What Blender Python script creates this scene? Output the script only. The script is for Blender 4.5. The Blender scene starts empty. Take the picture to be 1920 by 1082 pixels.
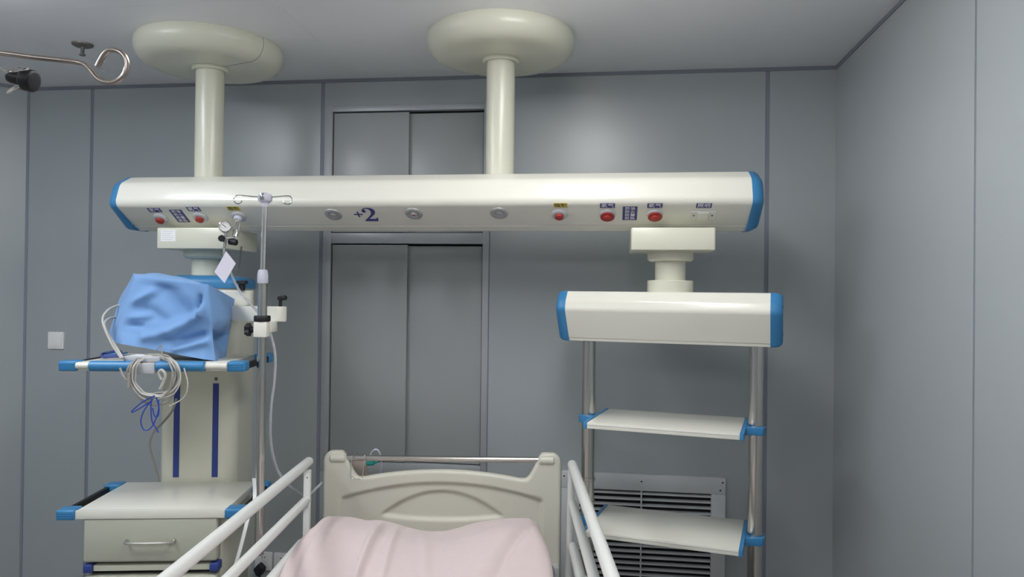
import bpy, bmesh, math, random
from math import sin, cos, pi, radians, sqrt, atan2
from mathutils import Matrix, Vector, noise

random.seed(7)
SC = bpy.context.scene
COL = SC.collection

# ------------------------------------------------------------------ camera
F_PX, YAW, PITCH, ROLL, CAM_Z = 1382.0, radians(7.40), radians(0.456), radians(0.664), 1.60
fw = Vector((-sin(YAW) * cos(PITCH), cos(YAW) * cos(PITCH), sin(PITCH)))
rt0 = Vector((cos(YAW), sin(YAW), 0)); up0 = rt0.cross(fw)
rt = cos(ROLL) * rt0 + sin(ROLL) * up0
up = -sin(ROLL) * rt0 + cos(ROLL) * up0
CAM = Vector((0, 0, CAM_Z))
cam_data = bpy.data.cameras.new('camera')
cam_data.sensor_width = 36.0; cam_data.lens = F_PX / 1920 * 36.0
cam_data.clip_start = 0.02
cam = bpy.data.objects.new('camera', cam_data); COL.objects.link(cam)
m = Matrix((rt, up, -fw)).transposed().to_4x4(); m.translation = CAM
cam.matrix_world = m
SC.camera = cam

# ------------------------------------------------------------------ world, exposure
world = bpy.data.worlds.new('world'); SC.world = world
world.use_nodes = True
world.node_tree.nodes['Background'].inputs[0].default_value = (0.55, 0.6, 0.68, 1)
world.node_tree.nodes['Background'].inputs[1].default_value = 0.0
SC.view_settings.view_transform = 'Standard'
SC.view_settings.look = 'None'
SC.view_settings.gamma = 1.0
SC.view_settings.use_curve_mapping = False
SC.view_settings.exposure = 0.12

CEIL = 2.625
# surface-mounted tube lights on the ceiling: centre x, y, size x, size y, radiance of the diffuser
LIGHTS = [(-2.15, 1.45, 0.30, 1.2, 16), (-0.10, 1.62, 0.30, 1.2, 15),
          (-2.15, -1.10, 0.30, 1.2, 14), (-0.10, -1.10, 0.30, 1.2, 12)]
LIGHT_H = 0.085

# ------------------------------------------------------------------ frames
def rz(a): return Matrix.Rotation(a, 4, 'Z')
W = Matrix.Identity(4)
B = rz(YAW)                                                        # bed frame (u, v, z)
LP = Matrix.Translation((-1.665, 2.89, 0)) @ rz(YAW + radians(4))  # left pendant
RP = Matrix.Translation((0.238, 2.89, 0)) @ rz(radians(-13))       # right pendant
Binv = B.inverted()

def ray(x, y): return fw * F_PX + rt * (x - 960) - up * (y - 541)
def pt(x, y, v):
    """measured position of a photographed point at bed-frame depth v, in the bed frame"""
    d = Binv @ ray(x, y); return Vector((0, 0, CAM_Z)) + d * (v / d.y)
def on_plane(x, y, p, n):
    d = ray(x, y); t = (p - CAM).dot(n) / d.dot(n); return CAM + d * t

# ------------------------------------------------------------------ materials
def mat(name, col, rough=0.5, metal=0.0, noise_amt=0.0, nscale=30, bump=0.0, bscale=300, spec=0.5, trans=0.0, ior=1.45, alpha=1.0, coat=0.0, emit=None, sheen=0.0):
    mt = bpy.data.materials.new(name); mt.use_nodes = True
    nt = mt.node_tree; b = nt.nodes['Principled BSDF']
    b.inputs['Base Color'].default_value = (*col, 1)
    b.inputs['Roughness'].default_value = rough
    b.inputs['Metallic'].default_value = metal
    b.inputs['Specular IOR Level'].default_value = spec
    b.inputs['Transmission Weight'].default_value = trans
    b.inputs['IOR'].default_value = ior
    b.inputs['Alpha'].default_value = alpha
    b.inputs['Coat Weight'].default_value = coat
    b.inputs['Sheen Weight'].default_value = sheen
    if emit:
        b.inputs['Emission Color'].default_value = (*emit[0], 1); b.inputs['Emission Strength'].default_value = emit[1]
    tc = nt.nodes.new('ShaderNodeTexCoord')
    if noise_amt:
        n = nt.nodes.new('ShaderNodeTexNoise'); n.inputs['Scale'].default_value = nscale; n.inputs['Detail'].default_value = 5
        nt.links.new(tc.outputs['Object'], n.inputs['Vector'])
        mx = nt.nodes.new('ShaderNodeMix'); mx.data_type = 'RGBA'
        nt.links.new(n.outputs['Fac'], mx.inputs['Factor'])
        mx.inputs['A'].default_value = (*[c * (1 - noise_amt) for c in col], 1)
        mx.inputs['B'].default_value = (*[min(1, c * (1 + noise_amt)) for c in col], 1)
        nt.links.new(mx.outputs['Result'], b.inputs['Base Color'])
    if bump:
        n2 = nt.nodes.new('ShaderNodeTexNoise'); n2.inputs['Scale'].default_value = bscale; n2.inputs['Detail'].default_value = 3
        nt.links.new(tc.outputs['Object'], n2.inputs['Vector'])
        bp = nt.nodes.new('ShaderNodeBump'); bp.inputs['Strength'].default_value = bump; bp.inputs['Distance'].default_value = 0.002
        nt.links.new(n2.outputs['Fac'], bp.inputs['Height'])
        nt.links.new(bp.outputs['Normal'], b.inputs['Normal'])
    return mt

M = dict(
    wall=mat('wall_panel_paint', (0.38, 0.415, 0.435), 0.30, noise_amt=0.03, nscale=6, bump=0.04, bscale=500, spec=0.75),
    ceil=mat('ceiling_panel_paint', (0.88, 0.89, 0.92), 0.34, noise_amt=0.02, nscale=4),
    seam=mat('wall_seam_strip', (0.235, 0.255, 0.315), 0.45),
    trim=mat('ceiling_edge_trim', (0.20, 0.22, 0.265), 0.5),
    floor=mat('vinyl_floor', (0.31, 0.285, 0.26), 0.35, noise_amt=0.12, nscale=60),
    door=mat('cabinet_door_paint', (0.36, 0.385, 0.395), 0.32, noise_amt=0.03, nscale=6, spec=0.6),
    alu=mat('aluminium_frame', (0.44, 0.47, 0.50), 0.4, 0.25, noise_amt=0.04, nscale=20),
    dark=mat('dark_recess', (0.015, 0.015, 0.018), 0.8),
    cream=mat('cream_enamel', (0.78, 0.775, 0.70), 0.20, noise_amt=0.015, nscale=8, coat=0.15),
    cream2=mat('cream_plastic', (0.68, 0.68, 0.57), 0.25, noise_amt=0.015, nscale=8),
    olive=mat('drawer_enamel', (0.47, 0.48, 0.40), 0.35, noise_amt=0.02, nscale=10),
    blue=mat('blue_plastic', (0.045, 0.22, 0.46), 0.35, noise_amt=0.06, nscale=25),
    navy=mat('navy_strip', (0.035, 0.06, 0.26), 0.45, noise_amt=0.08, nscale=30),
    label=mat('navy_label_print', (0.06, 0.06, 0.24), 0.5),
    white=mat('white_print', (0.85, 0.85, 0.86), 0.5),
    yellow=mat('yellow_label_print', (0.70, 0.56, 0.14), 0.5),
    black=mat('black_plastic', (0.012, 0.012, 0.016), 0.5),
    chrome=mat('chrome', (0.80, 0.79, 0.77), 0.12, 1.0),
    steel=mat('stainless_steel', (0.62, 0.60, 0.57), 0.22, 1.0, noise_amt=0.05, nscale=12),
    copper=mat('tarnished_steel_wire', (0.46, 0.40, 0.36), 0.28, 1.0, noise_amt=0.08, nscale=60),
    red=mat('red_button', (0.36, 0.035, 0.03), 0.5),
    grey=mat('grey_plastic', (0.52, 0.53, 0.56), 0.4),
    lilac=mat('pale_grey_collar', (0.55, 0.56, 0.66), 0.4),
    offwhite=mat('white_rail_enamel', (0.72, 0.73, 0.71), 0.28, coat=0.1),
    headb=mat('headboard_plastic', (0.62, 0.61, 0.53), 0.36, noise_amt=0.02, nscale=10),
    pink=mat('pink_cotton', (0.66, 0.56, 0.555), 0.9, noise_amt=0.03, nscale=40, bump=0.25, bscale=900, spec=0.15, sheen=0.2),
    cloth=mat('blue_nonwoven_cloth', (0.185, 0.345, 0.63), 0.7, noise_amt=0.03, nscale=15, bump=0.2, bscale=700, spec=0.25, sheen=0.15),
    cable=mat('grey_cable', (0.33, 0.32, 0.29), 0.45),
    cable_l=mat('pale_cable', (0.52, 0.51, 0.48), 0.4),
    cable_d=mat('dark_cable', (0.16, 0.16, 0.16), 0.45),
    bluecord=mat('blue_cord', (0.02, 0.06, 0.40), 0.4),
    tube=mat('clear_pvc_tube', (0.72, 0.75, 0.80), 0.25, trans=0.35, alpha=0.55),
    paper=mat('paper_tag', (0.66, 0.64, 0.74), 0.8),
    card=mat('beige_card', (0.45, 0.38, 0.34), 0.7),
    teal=mat('teal_plastic', (0.02, 0.32, 0.30), 0.35),
    mattress=mat('mattress_vinyl', (0.30, 0.33, 0.38), 0.6),
    vent=mat('grille_paint', (0.60, 0.62, 0.64), 0.4, noise_amt=0.04, nscale=20),
    swplate=mat('white_switch_plastic', (0.86, 0.87, 0.87), 0.35),
    anchor=mat('dark_anchor_metal', (0.22, 0.20, 0.19), 0.45, 0.6),
    satin=mat('satin_metal', (0.50, 0.51, 0.52), 0.48, 0.55),
    dial=mat('gauge_dial', (0.78, 0.78, 0.80), 0.4),
    wheel=mat('rubber_wheel', (0.05, 0.05, 0.055), 0.6),
)

# ------------------------------------------------------------------ mesh helpers
def finish(bm, smooth=35):
    bmesh.ops.recalc_face_normals(bm, faces=bm.faces)
    return bm

def mk(name, bm, material, parent=None, frame=W, smooth=35, kind=None):
    me = bpy.data.meshes.new(name)
    bmesh.ops.recalc_face_normals(bm, faces=bm.faces)
    bm.to_mesh(me); bm.free()
    P = parent['_f'] if False else (FR[parent.name] if parent is not None else W)
    me.transform(P.inverted() @ frame)
    if smooth:
        for p in me.polygons: p.use_smooth = True
        me.set_sharp_from_angle(angle=radians(smooth))
    o = bpy.data.objects.new(name, me); COL.objects.link(o)
    if material is not None: me.materials.append(M[material] if isinstance(material, str) else material)
    if parent is not None: o.parent = parent
    FR[o.name] = P.copy()
    if kind: o['kind'] = kind
    return o
FR = {}

def thing(name, label, cat, frame=W, group=None):
    o = bpy.data.objects.new(name, None); COL.objects.link(o)
    o.empty_display_size = 0.05
    o.matrix_world = frame; FR[o.name] = frame.copy()
    o['label'] = label; o['category'] = cat
    if group: o['group'] = group
    return o

def top(o, label, cat, group=None):
    o['label'] = label; o['category'] = cat
    if group: o['group'] = group
    return o

def struct(name, bm, material, smooth=35):
    o = mk(name, bm, material, smooth=smooth); o['kind'] = 'structure'; return o

def box(x0, x1, y0, y1, z0, z1, bev=0.0, seg=2, bm=None):
    bm = bm or bmesh.new()
    vs = [bm.verts.new((x, y, z)) for x in (x0, x1) for y in (y0, y1) for z in (z0, z1)]
    fs = [(0, 1, 3, 2), (4, 6, 7, 5), (0, 4, 5, 1), (2, 3, 7, 6), (0, 2, 6, 4), (1, 5, 7, 3)]
    faces = [bm.faces.new([vs[i] for i in f]) for f in fs]
    if bev:
        es = set(e for f in faces for e in f.edges)
        bmesh.ops.bevel(bm, geom=list(es), offset=bev, segments=seg, affect='EDGES', profile=0.5)
    return bm

def lathe(prof, n=40, cx=0, cy=0, bm=None, mtx=None):
    """prof: list of (r, z); closed to the axis where r == 0"""
    bm = bm or bmesh.new()
    rings = []
    for r, z in prof:
        if r < 1e-6:
            rings.append([bm.verts.new((cx, cy, z))])
        else:
            rings.append([bm.verts.new((cx + r * cos(2 * pi * i / n), cy + r * sin(2 * pi * i / n), z)) for i in range(n)])
    new = [v for rg in rings for v in rg]
    for a, b in zip(rings, rings[1:]):
        for i in range(n):
            j = (i + 1) % n
            if len(a) == 1 and len(b) == 1: continue
            if len(a) == 1: bm.faces.new((a[0], b[i], b[j]))
            elif len(b) == 1: bm.faces.new((a[i], a[j], b[0]))
            else: bm.faces.new((a[i], a[j], b[j], b[i]))
    if mtx is not None:
        for v in new: v.co = mtx @ v.co
    return bm

def catmull(pts, n=8, closed=False):
    pts = [Vector(p) for p in pts]; out = []
    m_ = len(pts)
    rng = range(m_) if closed else range(m_ - 1)
    for i in rng:
        p1, p2 = pts[i], pts[(i + 1) % m_]
        p0 = pts[i - 1] if (closed or i > 0) else p1 + (p1 - p2)
        p3 = pts[(i + 2) % m_] if (closed or i + 2 < m_) else p2 + (p2 - p1)
        for k in range(n):
            t = k / n
            out.append(0.5 * ((2 * p1) + (-p0 + p2) * t + (2 * p0 - 5 * p1 + 4 * p2 - p3) * t * t + (-p0 + 3 * p1 - 3 * p2 + p3) * t ** 3))
    if not closed: out.append(pts[-1])
    return out

def tube(pts, r, seg=10, bm=None, smoothn=0, closed=False, cap=True):
    bm = bm or bmesh.new()
    pts = [Vector(p) for p in pts]
    if smoothn: pts = catmull(pts, smoothn, closed)
    n = len(pts); rings = []
    rad = r if callable(r) else (lambda t: r)
    nrm = None
    for i, p in enumerate(pts):
        if closed: t = (pts[(i + 1) % n] - pts[i - 1]).normalized()
        else: t = (pts[min(i + 1, n - 1)] - pts[max(i - 1, 0)]).normalized()
        if nrm is None:
            nrm = t.orthogonal().normalized()
        else:
            nrm = (nrm - t * nrm.dot(t))
            nrm = nrm.normalized() if nrm.length > 1e-6 else t.orthogonal().normalized()
        b_ = t.cross(nrm); rr = rad(i / max(1, n - 1))
        rings.append([bm.verts.new(p + rr * (cos(2 * pi * k / seg) * nrm + sin(2 * pi * k / seg) * b_)) for k in range(seg)])
    prs = list(zip(rings, rings[1:])) + ([(rings[-1], rings[0])] if closed else [])
    for a, b in prs:
        for k in range(seg):
            j = (k + 1) % seg
            bm.faces.new((a[k], a[j], b[j], b[k]))
    if cap and not closed:
        bm.faces.new(rings[0]); bm.faces.new(list(reversed(rings[-1])))
    return bm

def rod(p0, p1, r, seg=24, bev=0.0):
    p0, p1 = Vector(p0), Vector(p1)
    if not bev: return tube([p0, p1], r, seg)
    d = (p1 - p0).normalized()
    L = (p1 - p0).length
    prof = [(p0, r - bev), (p0 + d * bev, r), (p1 - d * bev, r), (p1, r - bev)]
    bm = bmesh.new(); nrm = d.orthogonal().normalized(); b_ = d.cross(nrm); rings = []
    for p, rr in prof:
        rings.append([bm.verts.new(p + rr * (cos(2 * pi * k / seg) * nrm + sin(2 * pi * k / seg) * b_)) for k in range(seg)])
    for a, b in zip(rings, rings[1:]):
        for k in range(seg):
            j = (k + 1) % seg; bm.faces.new((a[k], a[j], b[j], b[k]))
    bm.faces.new(rings[0]); bm.faces.new(list(reversed(rings[-1])))
    return bm

def fillet(poly, rads, n=6):
    """round the corners of a 2-D polygon"""
    out = []
    m_ = len(poly)
    for i in range(m_):
        p = Vector(poly[i]); a = Vector(poly[i - 1]); c = Vector(poly[(i + 1) % m_]); r = rads[i] if isinstance(rads, (list, tuple)) else rads
        if r <= 0: out.append(p); continue
        da, dc = (a - p), (c - p); la, lc = da.length, dc.length; da.normalize(); dc.normalize()
        ang = da.angle(dc); d = min(r / math.tan(ang / 2), la * .49, lc * .49); r2 = d * math.tan(ang / 2)
        ctr = p + (da + dc).normalized() * (r2 / sin(ang / 2))
        s, e = p + da * d - ctr, p + dc * d - ctr
        a0 = atan2(s.y, s.x); a1 = atan2(e.y, e.x); dd = (a1 - a0 + pi) % (2 * pi) - pi
        for k in range(n + 1):
            t = a0 + dd * k / n; out.append(ctr + Vector((cos(t), sin(t))) * r2)
    return out

def prism(poly, h0, h1, axis='Z', bev=0.0, seg=2, bm=None):
    """extrude a 2-D polygon along an axis; X: poly is (y,z); Y: (x,z); Z: (x,y)"""
    bm = bm or bmesh.new()
    def P(p, h):
        return {'X': (h, p[0], p[1]), 'Y': (p[0], h, p[1]), 'Z': (p[0], p[1], h)}[axis]
    a = [bm.verts.new(P(p, h0)) for p in poly]; b = [bm.verts.new(P(p, h1)) for p in poly]
    n = len(poly)
    for i in range(n):
        j = (i + 1) % n; bm.faces.new((a[i], a[j], b[j], b[i]))
    f0 = bm.faces.new(a); f1 = bm.faces.new(list(reversed(b)))
    if bev:
        es = list(set(list(f0.edges) + list(f1.edges)))
        bmesh.ops.bevel(bm, geom=es, offset=bev, segments=seg, affect='EDGES', profile=0.5)
    return bm

def loft(sections, cap0=True, cap1=True, bm=None):
    bm = bm or bmesh.new()
    rings = [[bm.verts.new(p) for p in s] for s in sections]
    n = len(rings[0])
    for a, b in zip(rings, rings[1:]):
        for k in range(n):
            j = (k + 1) % n; bm.faces.new((a[k], a[j], b[j], b[k]))
    if cap0: bm.faces.new(rings[0])
    if cap1: bm.faces.new(list(reversed(rings[-1])))
    return bm

def rrect(cx, cy, hx, hy, r, n=5):
    return fillet([(cx - hx, cy - hy), (cx + hx, cy - hy), (cx + hx, cy + hy), (cx - hx, cy + hy)], r, n)

_text_cache = {}
def text_bm(body, size, thick=0.0006, spacing=1.0, line=1.0):
    cu = bpy.data.curves.new('lettering', 'FONT'); cu.body = body; cu.size = size
    cu.align_x = 'CENTER'; cu.align_y = 'CENTER'; cu.extrude = thick; cu.space_character = spacing; cu.space_line = line
    cu.resolution_u = 3
    ob = bpy.data.objects.new('lettering', cu); COL.objects.link(ob)
    dg = bpy.context.evaluated_depsgraph_get(); dg.update()
    me = ob.evaluated_get(dg).to_mesh()
    bm = bmesh.new(); bm.from_mesh(me)
    ob.evaluated_get(dg).to_mesh_clear()
    bpy.data.objects.remove(ob); bpy.data.curves.remove(cu)
    return bm

# ================================================================== ROOM
XR, YB = 0.99, 3.40                      # right wall, back wall faces
XL, YR = -3.40, -3.00                    # left wall, rear wall faces
CH = (-2.935, XL)                        # chamfered left corner runs from x=-2.935 on the back wall to the left wall
chd = CH[0] - XL

struct('floor', box(XL - .1, XR + .1, YR - .1, YB + .12, -0.05, 0.0), 'floor', 0)
ce = struct('ceiling', box(XL - .1, XR + .1, YR - .1, YB + .12, CEIL + .002, CEIL + .06), 'ceil', 0)
# ceiling panels, butted with fine joints
xs = [XL - .1, -2.36, -1.18, 0.0, XR + .1]; ys = [YR - .1, -0.35, 1.05, 2.45, YB + .12]
for i in range(4):
    for j in range(4):
        mk('ceiling_panel', box(xs[i] + .0004, xs[i + 1] - .0004, ys[j] + .0004, ys[j + 1] - .0004, CEIL, CEIL + .004), 'ceil', ce, smooth=0)

wb = struct('wall_back', box(XL - .1, XR + .1, YB + .05, YB + .12, 0, CEIL), 'seam', 0)
SEAMX = [-2.583, -1.372, 0.699]
g = 0.0095
CABX0, CABX1, CABZ0, CABZ1 = -1.3615, -0.552, 0.745, 2.497
def wpanel(x0, x1, z0, z1): mk('wall_panel', box(x0, x1, YB, YB + .05, z0, z1), 'wall', wb, smooth=0)
wpanel(CH[0], SEAMX[0] - g, 0, CEIL); wpanel(SEAMX[0] + g, SEAMX[1] - g, 0, CEIL)
wpanel(CABX0, CABX1, CABZ1, CEIL); wpanel(CABX0, CABX1, 0, CABZ0)
wpanel(CABX1 + .004, SEAMX[2] - g, 0, CEIL); wpanel(SEAMX[2] + g, XR, 0, CEIL)
for sx in SEAMX: mk('seam_strip', box(sx - g, sx + g, YB + .0035, YB + .05, 0, CEIL), 'seam', wb, smooth=0)
mk('seam_strip', box(CABX1, CABX1 + .004, YB + .002, YB + .05, 0, CEIL), 'seam', wb, smooth=0)

wr = struct('wall_right', box(XR + .05, XR + .12, YR, YB + .12, 0, CEIL), 'seam', 0)
ry = [YB + .05, 2.153, 0.95, -0.25, -1.45, YR]
for a, b in zip(ry, ry[1:]):
    mk('wall_panel', box(XR, XR + .05, b + (.006 if b > YR else 0), a - (.006 if a < 3 else 0), 0, CEIL), 'wall', wr, smooth=0)
for y in ry[1:-1]: mk('seam_strip', box(XR + .003, XR + .05, y - .006, y + .006, 0, CEIL), 'seam', wr, smooth=0)

struct('wall_left', box(XL - .1, XL, YR, YB - chd, 0, CEIL), 'wall', 0)
struct('wall_left_corner', prism([(CH[0], YB), (XL, YB - chd), (XL - .1, YB - chd), (XL - .1, YB + .05), (CH[0], YB + .05)], 0, CEIL, 'Z'), 'wall', 0)
struct('wall_rear', box(XL - .1, XR + .1, YR - .1, YR, 0, CEIL), 'wall', 0)
t = 0.016
struct('trim_1', box(CH[0], XR, YB - .005, YB, CEIL - t, CEIL), 'trim', 0)
struct('trim_2', box(XR - .005, XR, YR, YB - .005, CEIL - t, CEIL), 'trim', 0)
struct('trim_3', prism([(CH[0], YB), (XL, YB - chd), (XL + .0035, YB - chd - .0035), (CH[0] + .0035, YB - .0035)], CEIL - t, CEIL, 'Z'), 'trim', 0)
struct('trim_4', prism([(CH[0] - .006, YB - .006), (CH[0] + .006, YB - .0025), (CH[0] + .006, YB + .001), (CH[0] - .006, YB)], 0, CEIL - t, 'Z'), 'seam', 0)

# ceiling luminaires (behind the frame of the photograph, they light the room)
WHERE = ['left of the left bridge column', 'right of the right bridge column', 'at the left rear of the room', 'at the right rear of the room']
for k, (lx, ly, sx, sy, w) in enumerate(LIGHTS):
    L = thing('ceiling_light', 'white tube light on the ceiling ' + WHERE[k], 'ceiling light', Matrix.Translation((lx, ly, CEIL)), 'ceiling tube lights')
    T_ = Matrix.Translation((lx, ly, CEIL))
    mk('housing', box(-sx / 2 - .01, sx / 2 + .01, -sy / 2 - .02, sy / 2 + .02, -.018, 0, .002), 'offwhite', L, T_)
    dm = mat('lamp_diffuser', (0.9, 0.9, 0.9), 0.5, emit=((0.95, 0.985, 1.02) if lx < -1 else (1, 0.985, 0.96), w))
    mk('diffuser', prism(rrect(0, 0, sx / 2, sy / 2, .02, 3), -LIGHT_H, -.018, 'Z'), dm, L, T_)

# ------------------------------------------------------------------ built-in cabinet with sliding doors
cab = thing('wall_cabinet', 'grey built-in wall cabinet with two pairs of sliding doors', 'cabinet', Matrix.Translation((-.957, YB, 0)))
fo = .040                               # frame width
ix0, ix1 = CABX0 + fo, CABX1 - .030
def cp(n, b, m_): return mk(n, b, m_, cab)
yf = YB - .004
cp('frame_stile', box(CABX0, ix0, yf, YB + .05, CABZ0, CABZ1, .0015), 'alu'); cp('frame_stile', box(ix1, CABX1, yf, YB + .05, CABZ0, CABZ1, .0015), 'alu')
for z0, z1 in ((CABZ0, .795), (1.835, 1.885), (2.468, CABZ1)):
    cp('frame_rail', box(ix0, ix1, yf, YB + .05, z0, z1, .0015), 'alu')
cp('back_panel', box(ix0, ix1, YB + .046, YB + .05, .795, 2.468), 'dark')
xm = -0.945
for z0, z1 in ((.795, 1.835), (1.885, 2.468)):
    cp('sliding_door', box(ix0 + .006, xm, YB + .004, YB + .020, z0 + .004, z1 - .006, .0015), 'door')
    cp('sliding_door', box(xm - .03, ix1 - .006, YB + .024, YB + .040, z0 + .004, z1 - .010, .0015), 'door')

# ------------------------------------------------------------------ return air grille
vent = thing('air_vent', 'white metal return air grille low on the back wall', 'vent', Matrix.Translation((.163, YB, 0)))
vx0, vx1, vz0, vz1 = -.200, .528, .13, .795; wx0, wx1, wz0, wz1 = -.118, .466, .20, .722
def vp(n, b, m_): return mk(n, b, m_, vent)
vp('frame_rail', box(vx0, vx1, YB - .03, YB, wz1, vz1, .003), 'vent'); vp('frame_rail', box(vx0, vx1, YB - .03, YB, vz0, wz0, .003), 'vent')
vp('frame_stile', box(vx0, wx0, YB - .0295, YB, wz0, wz1, .003), 'vent'); vp('frame_stile', box(wx1, vx1, YB - .0295, YB, wz0, wz1, .003), 'vent')
vp('interior_shade', box(wx0, wx1, YB - .003, YB - .001, wz0, wz1), 'dark')  # near-black sheet, paints the shade of the interior behind the slats
sl = prism([(YB - .027, -.0015), (YB - .027, .0055), (YB - .009, .0075), (YB - .009, .0045)], wx0, wx1, 'X')
n_sl = 20; pitch = (wz1 - wz0) / n_sl
first = None
for k in range(n_sl):
    if first is None:
        first = mk('slat', sl, 'vent', vent, Matrix.Translation((0, 0, wz1 - pitch * .6)))
    else:
        c = first.copy(); COL.objects.link(c); c.location = (0, 0, -pitch * k)
for x in (.160 - .19, .160, .160 + .155):
    if x == .160: vp('divider', box(x - .003, x + .003, YB - .030, YB - .004, wz0, wz1), 'vent')
for x, z in ((.515, .775), (.505, .74), (-.188, .775), (.16, .765)):
    vp('screw', lathe([(0, .002), (.003, .0015), (.004, 0)], 10, mtx=Matrix.Translation((x, YB - .030, z)) @ Matrix.Rotation(pi / 2, 4, 'X')), 'dark')

# ------------------------------------------------------------------ switch and sockets
def plate(name, x, z, label, cat, group=None):
    o = thing(name, label, cat, Matrix.Translation((x, YB, z)), group)
    mk('face_plate', prism(rrect(x, z, .043, .043, .004), YB - .009, YB, 'Y', .002), 'swplate', o)
    return o
sw = plate('wall_switch', -2.757, 1.341, 'white square wall switch left of the monitor tray', 'switch')
mk('rocker', prism(rrect(-2.757, 1.341, .033, .033, .002), YB - .012, YB - .008, 'Y', .001), 'swplate', sw)
s1 = plate('power_socket', -1.637, .296, 'white wall socket with a black plug in it', 'socket', 'low wall sockets')
for dx, dz in ((-.007, .020), (.007, .0195)):
    mk('socket_hole', lathe([(0, .0012), (.0028, .001), (.0028, 0)], 10, mtx=Matrix.Translation((-1.637 + dx, YB - .009, .296 + dz)) @ Matrix.Rotation(pi / 2, 4, 'X')), 'dark', s1)
s2 = plate('power_socket', -1.541, .296, 'white wall socket right of the plugged one', 'socket', 'low wall sockets')
for dx, dz in ((-.007, .020), (.007, .0195)):
    mk('socket_hole', lathe([(0, .0012), (.0028, .001), (.0028, 0)], 10, mtx=Matrix.Translation((-1.541 + dx, YB - .009, .296 + dz)) @ Matrix.Rotation(pi / 2, 4, 'X')), 'dark', s2)
pl = thing('power_plug', 'black power plug with cord in the low wall socket', 'plug', Matrix.Translation((-1.645, YB - .03, .262)))
mk('plug_body', prism(fillet([(-1.671, .268), (-1.645, .296), (-1.619, .268), (-1.636, .235), (-1.654, .235)], .006, 4), YB - .045, YB - .010, 'Y', .004), 'black', pl)
mk('cord', tube([(-1.645, YB - .028, .245), (-1.646, YB - .03, .20), (-1.645, YB - .05, .10), (-1.60, YB - .09, .012), (-1.45, YB - .12, .006), (-1.2, YB - .20, .006)], .0045, 8, smoothn=8), 'black', pl)

# ================================================================== CEILING BRIDGE
CX = [-1.66, -0.43]                     # support columns
YC = 2.89
br = thing('ceiling_bridge', 'long cream medical supply beam hung from the ceiling on two columns', 'ceiling beam', Matrix.Translation((-.727, YC, 0)))
# beam section (y, z): rounded nose, flat top and an under-face set back
N0 = 2.72
front = [(N0, 1.948, .035), (2.835, 1.871, .004), (2.838, 1.866, 0), (2.842, 1.866, 0), (2.842, 1.851, .003)]
half = [(2.885, 1.850, .003), (2.848, 1.865, .001), (2.8465, 1.8725, 0), (2.838, 1.8705, .0015), (N0, 1.942, .030), (N0 + .030, 2.030, .055), (2.825, 2.068, .05)]
poly = half[1:] + [(2 * YC - y, z, r) for y, z, r in reversed(half[1:])]
poly = [(YC - .006, 1.8505, .002)] + poly + [(YC + .006, 1.8505, .002)]
sec = fillet([(p[0], p[1]) for p in poly], [p[2] for p in poly], 7)
BX0, BX1 = -1.962, 0.512
mk('beam', prism(sec, BX0, BX1, 'X'), 'cream', br, smooth=40)
# blue end caps: domed ends following the section
capsec = fillet([(2.842, 1.851), (N0, 1.942), (N0 + .030, 2.030), (2.825, 2.068), (2 * YC - 2.825, 2.068), (2 * YC - N0 - .03, 2.03), (2 * YC - N0, 1.942), (2 * YC - 2.842, 1.851)], [.02, .03, .055, .05, .05, .055, .03, .02], 6)
cy_, cz_ = YC, 1.955
def cap(x, s):
    S = []
    for d, k in ((0.0, 1.006), (.012, 1.006), (.024, .985), (.036, .93), (.043, .85), (.047, .70)):
        S.append([(x + s * d, cy_ + (p[0] - cy_) * k, cz_ + (p[1] - cz_) * k) for p in capsec])
    return loft(S)
mk('end_cap', cap(BX0, -1), 'blue', br, smooth=40); mk('end_cap', cap(BX1, 1), 'blue', br, smooth=40)
for cx in CX:
    prof = [(0, CEIL - .094), (.21, CEIL - .094), (.235, CEIL - .0925), (.256, CEIL - .087), (.273, CEIL - .076), (.285, CEIL - .060), (.2915, CEIL - .040), (.293, CEIL - .022), (.290, CEIL - .006), (.286, CEIL), (0, CEIL)]
    cc = mk('ceiling_cover', lathe(prof, 72, cx, YC), 'cream2', br, smooth=50)
    mk('collar', lathe([(.058, CEIL - .108), (.070, CEIL - .108), (.073, CEIL - .105), (.073, CEIL - .094), (.058, CEIL - .094)], 48, cx, YC), 'cream2', cc)
    mk('column', lathe([(0, 2.06), (.0565, 2.06), (.0565, CEIL - .092), (0, CEIL - .092)], 48, cx, YC), 'cream2', br)
# split line of the left cover
a = radians(-18)
pr = [(.075, CEIL - .0945), (.21, CEIL - .0945), (.235, CEIL - .093), (.2563, CEIL - .0875), (.2735, CEIL - .0763), (.2856, CEIL - .060), (.2921, CEIL - .040), (.2936, CEIL - .022), (.2906, CEIL - .004)]
mk('cover_joint', tube([(CX[0] + r * cos(a), YC + r * sin(a), z) for r, z in pr], .0009, 6), 'trim', br)

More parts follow.
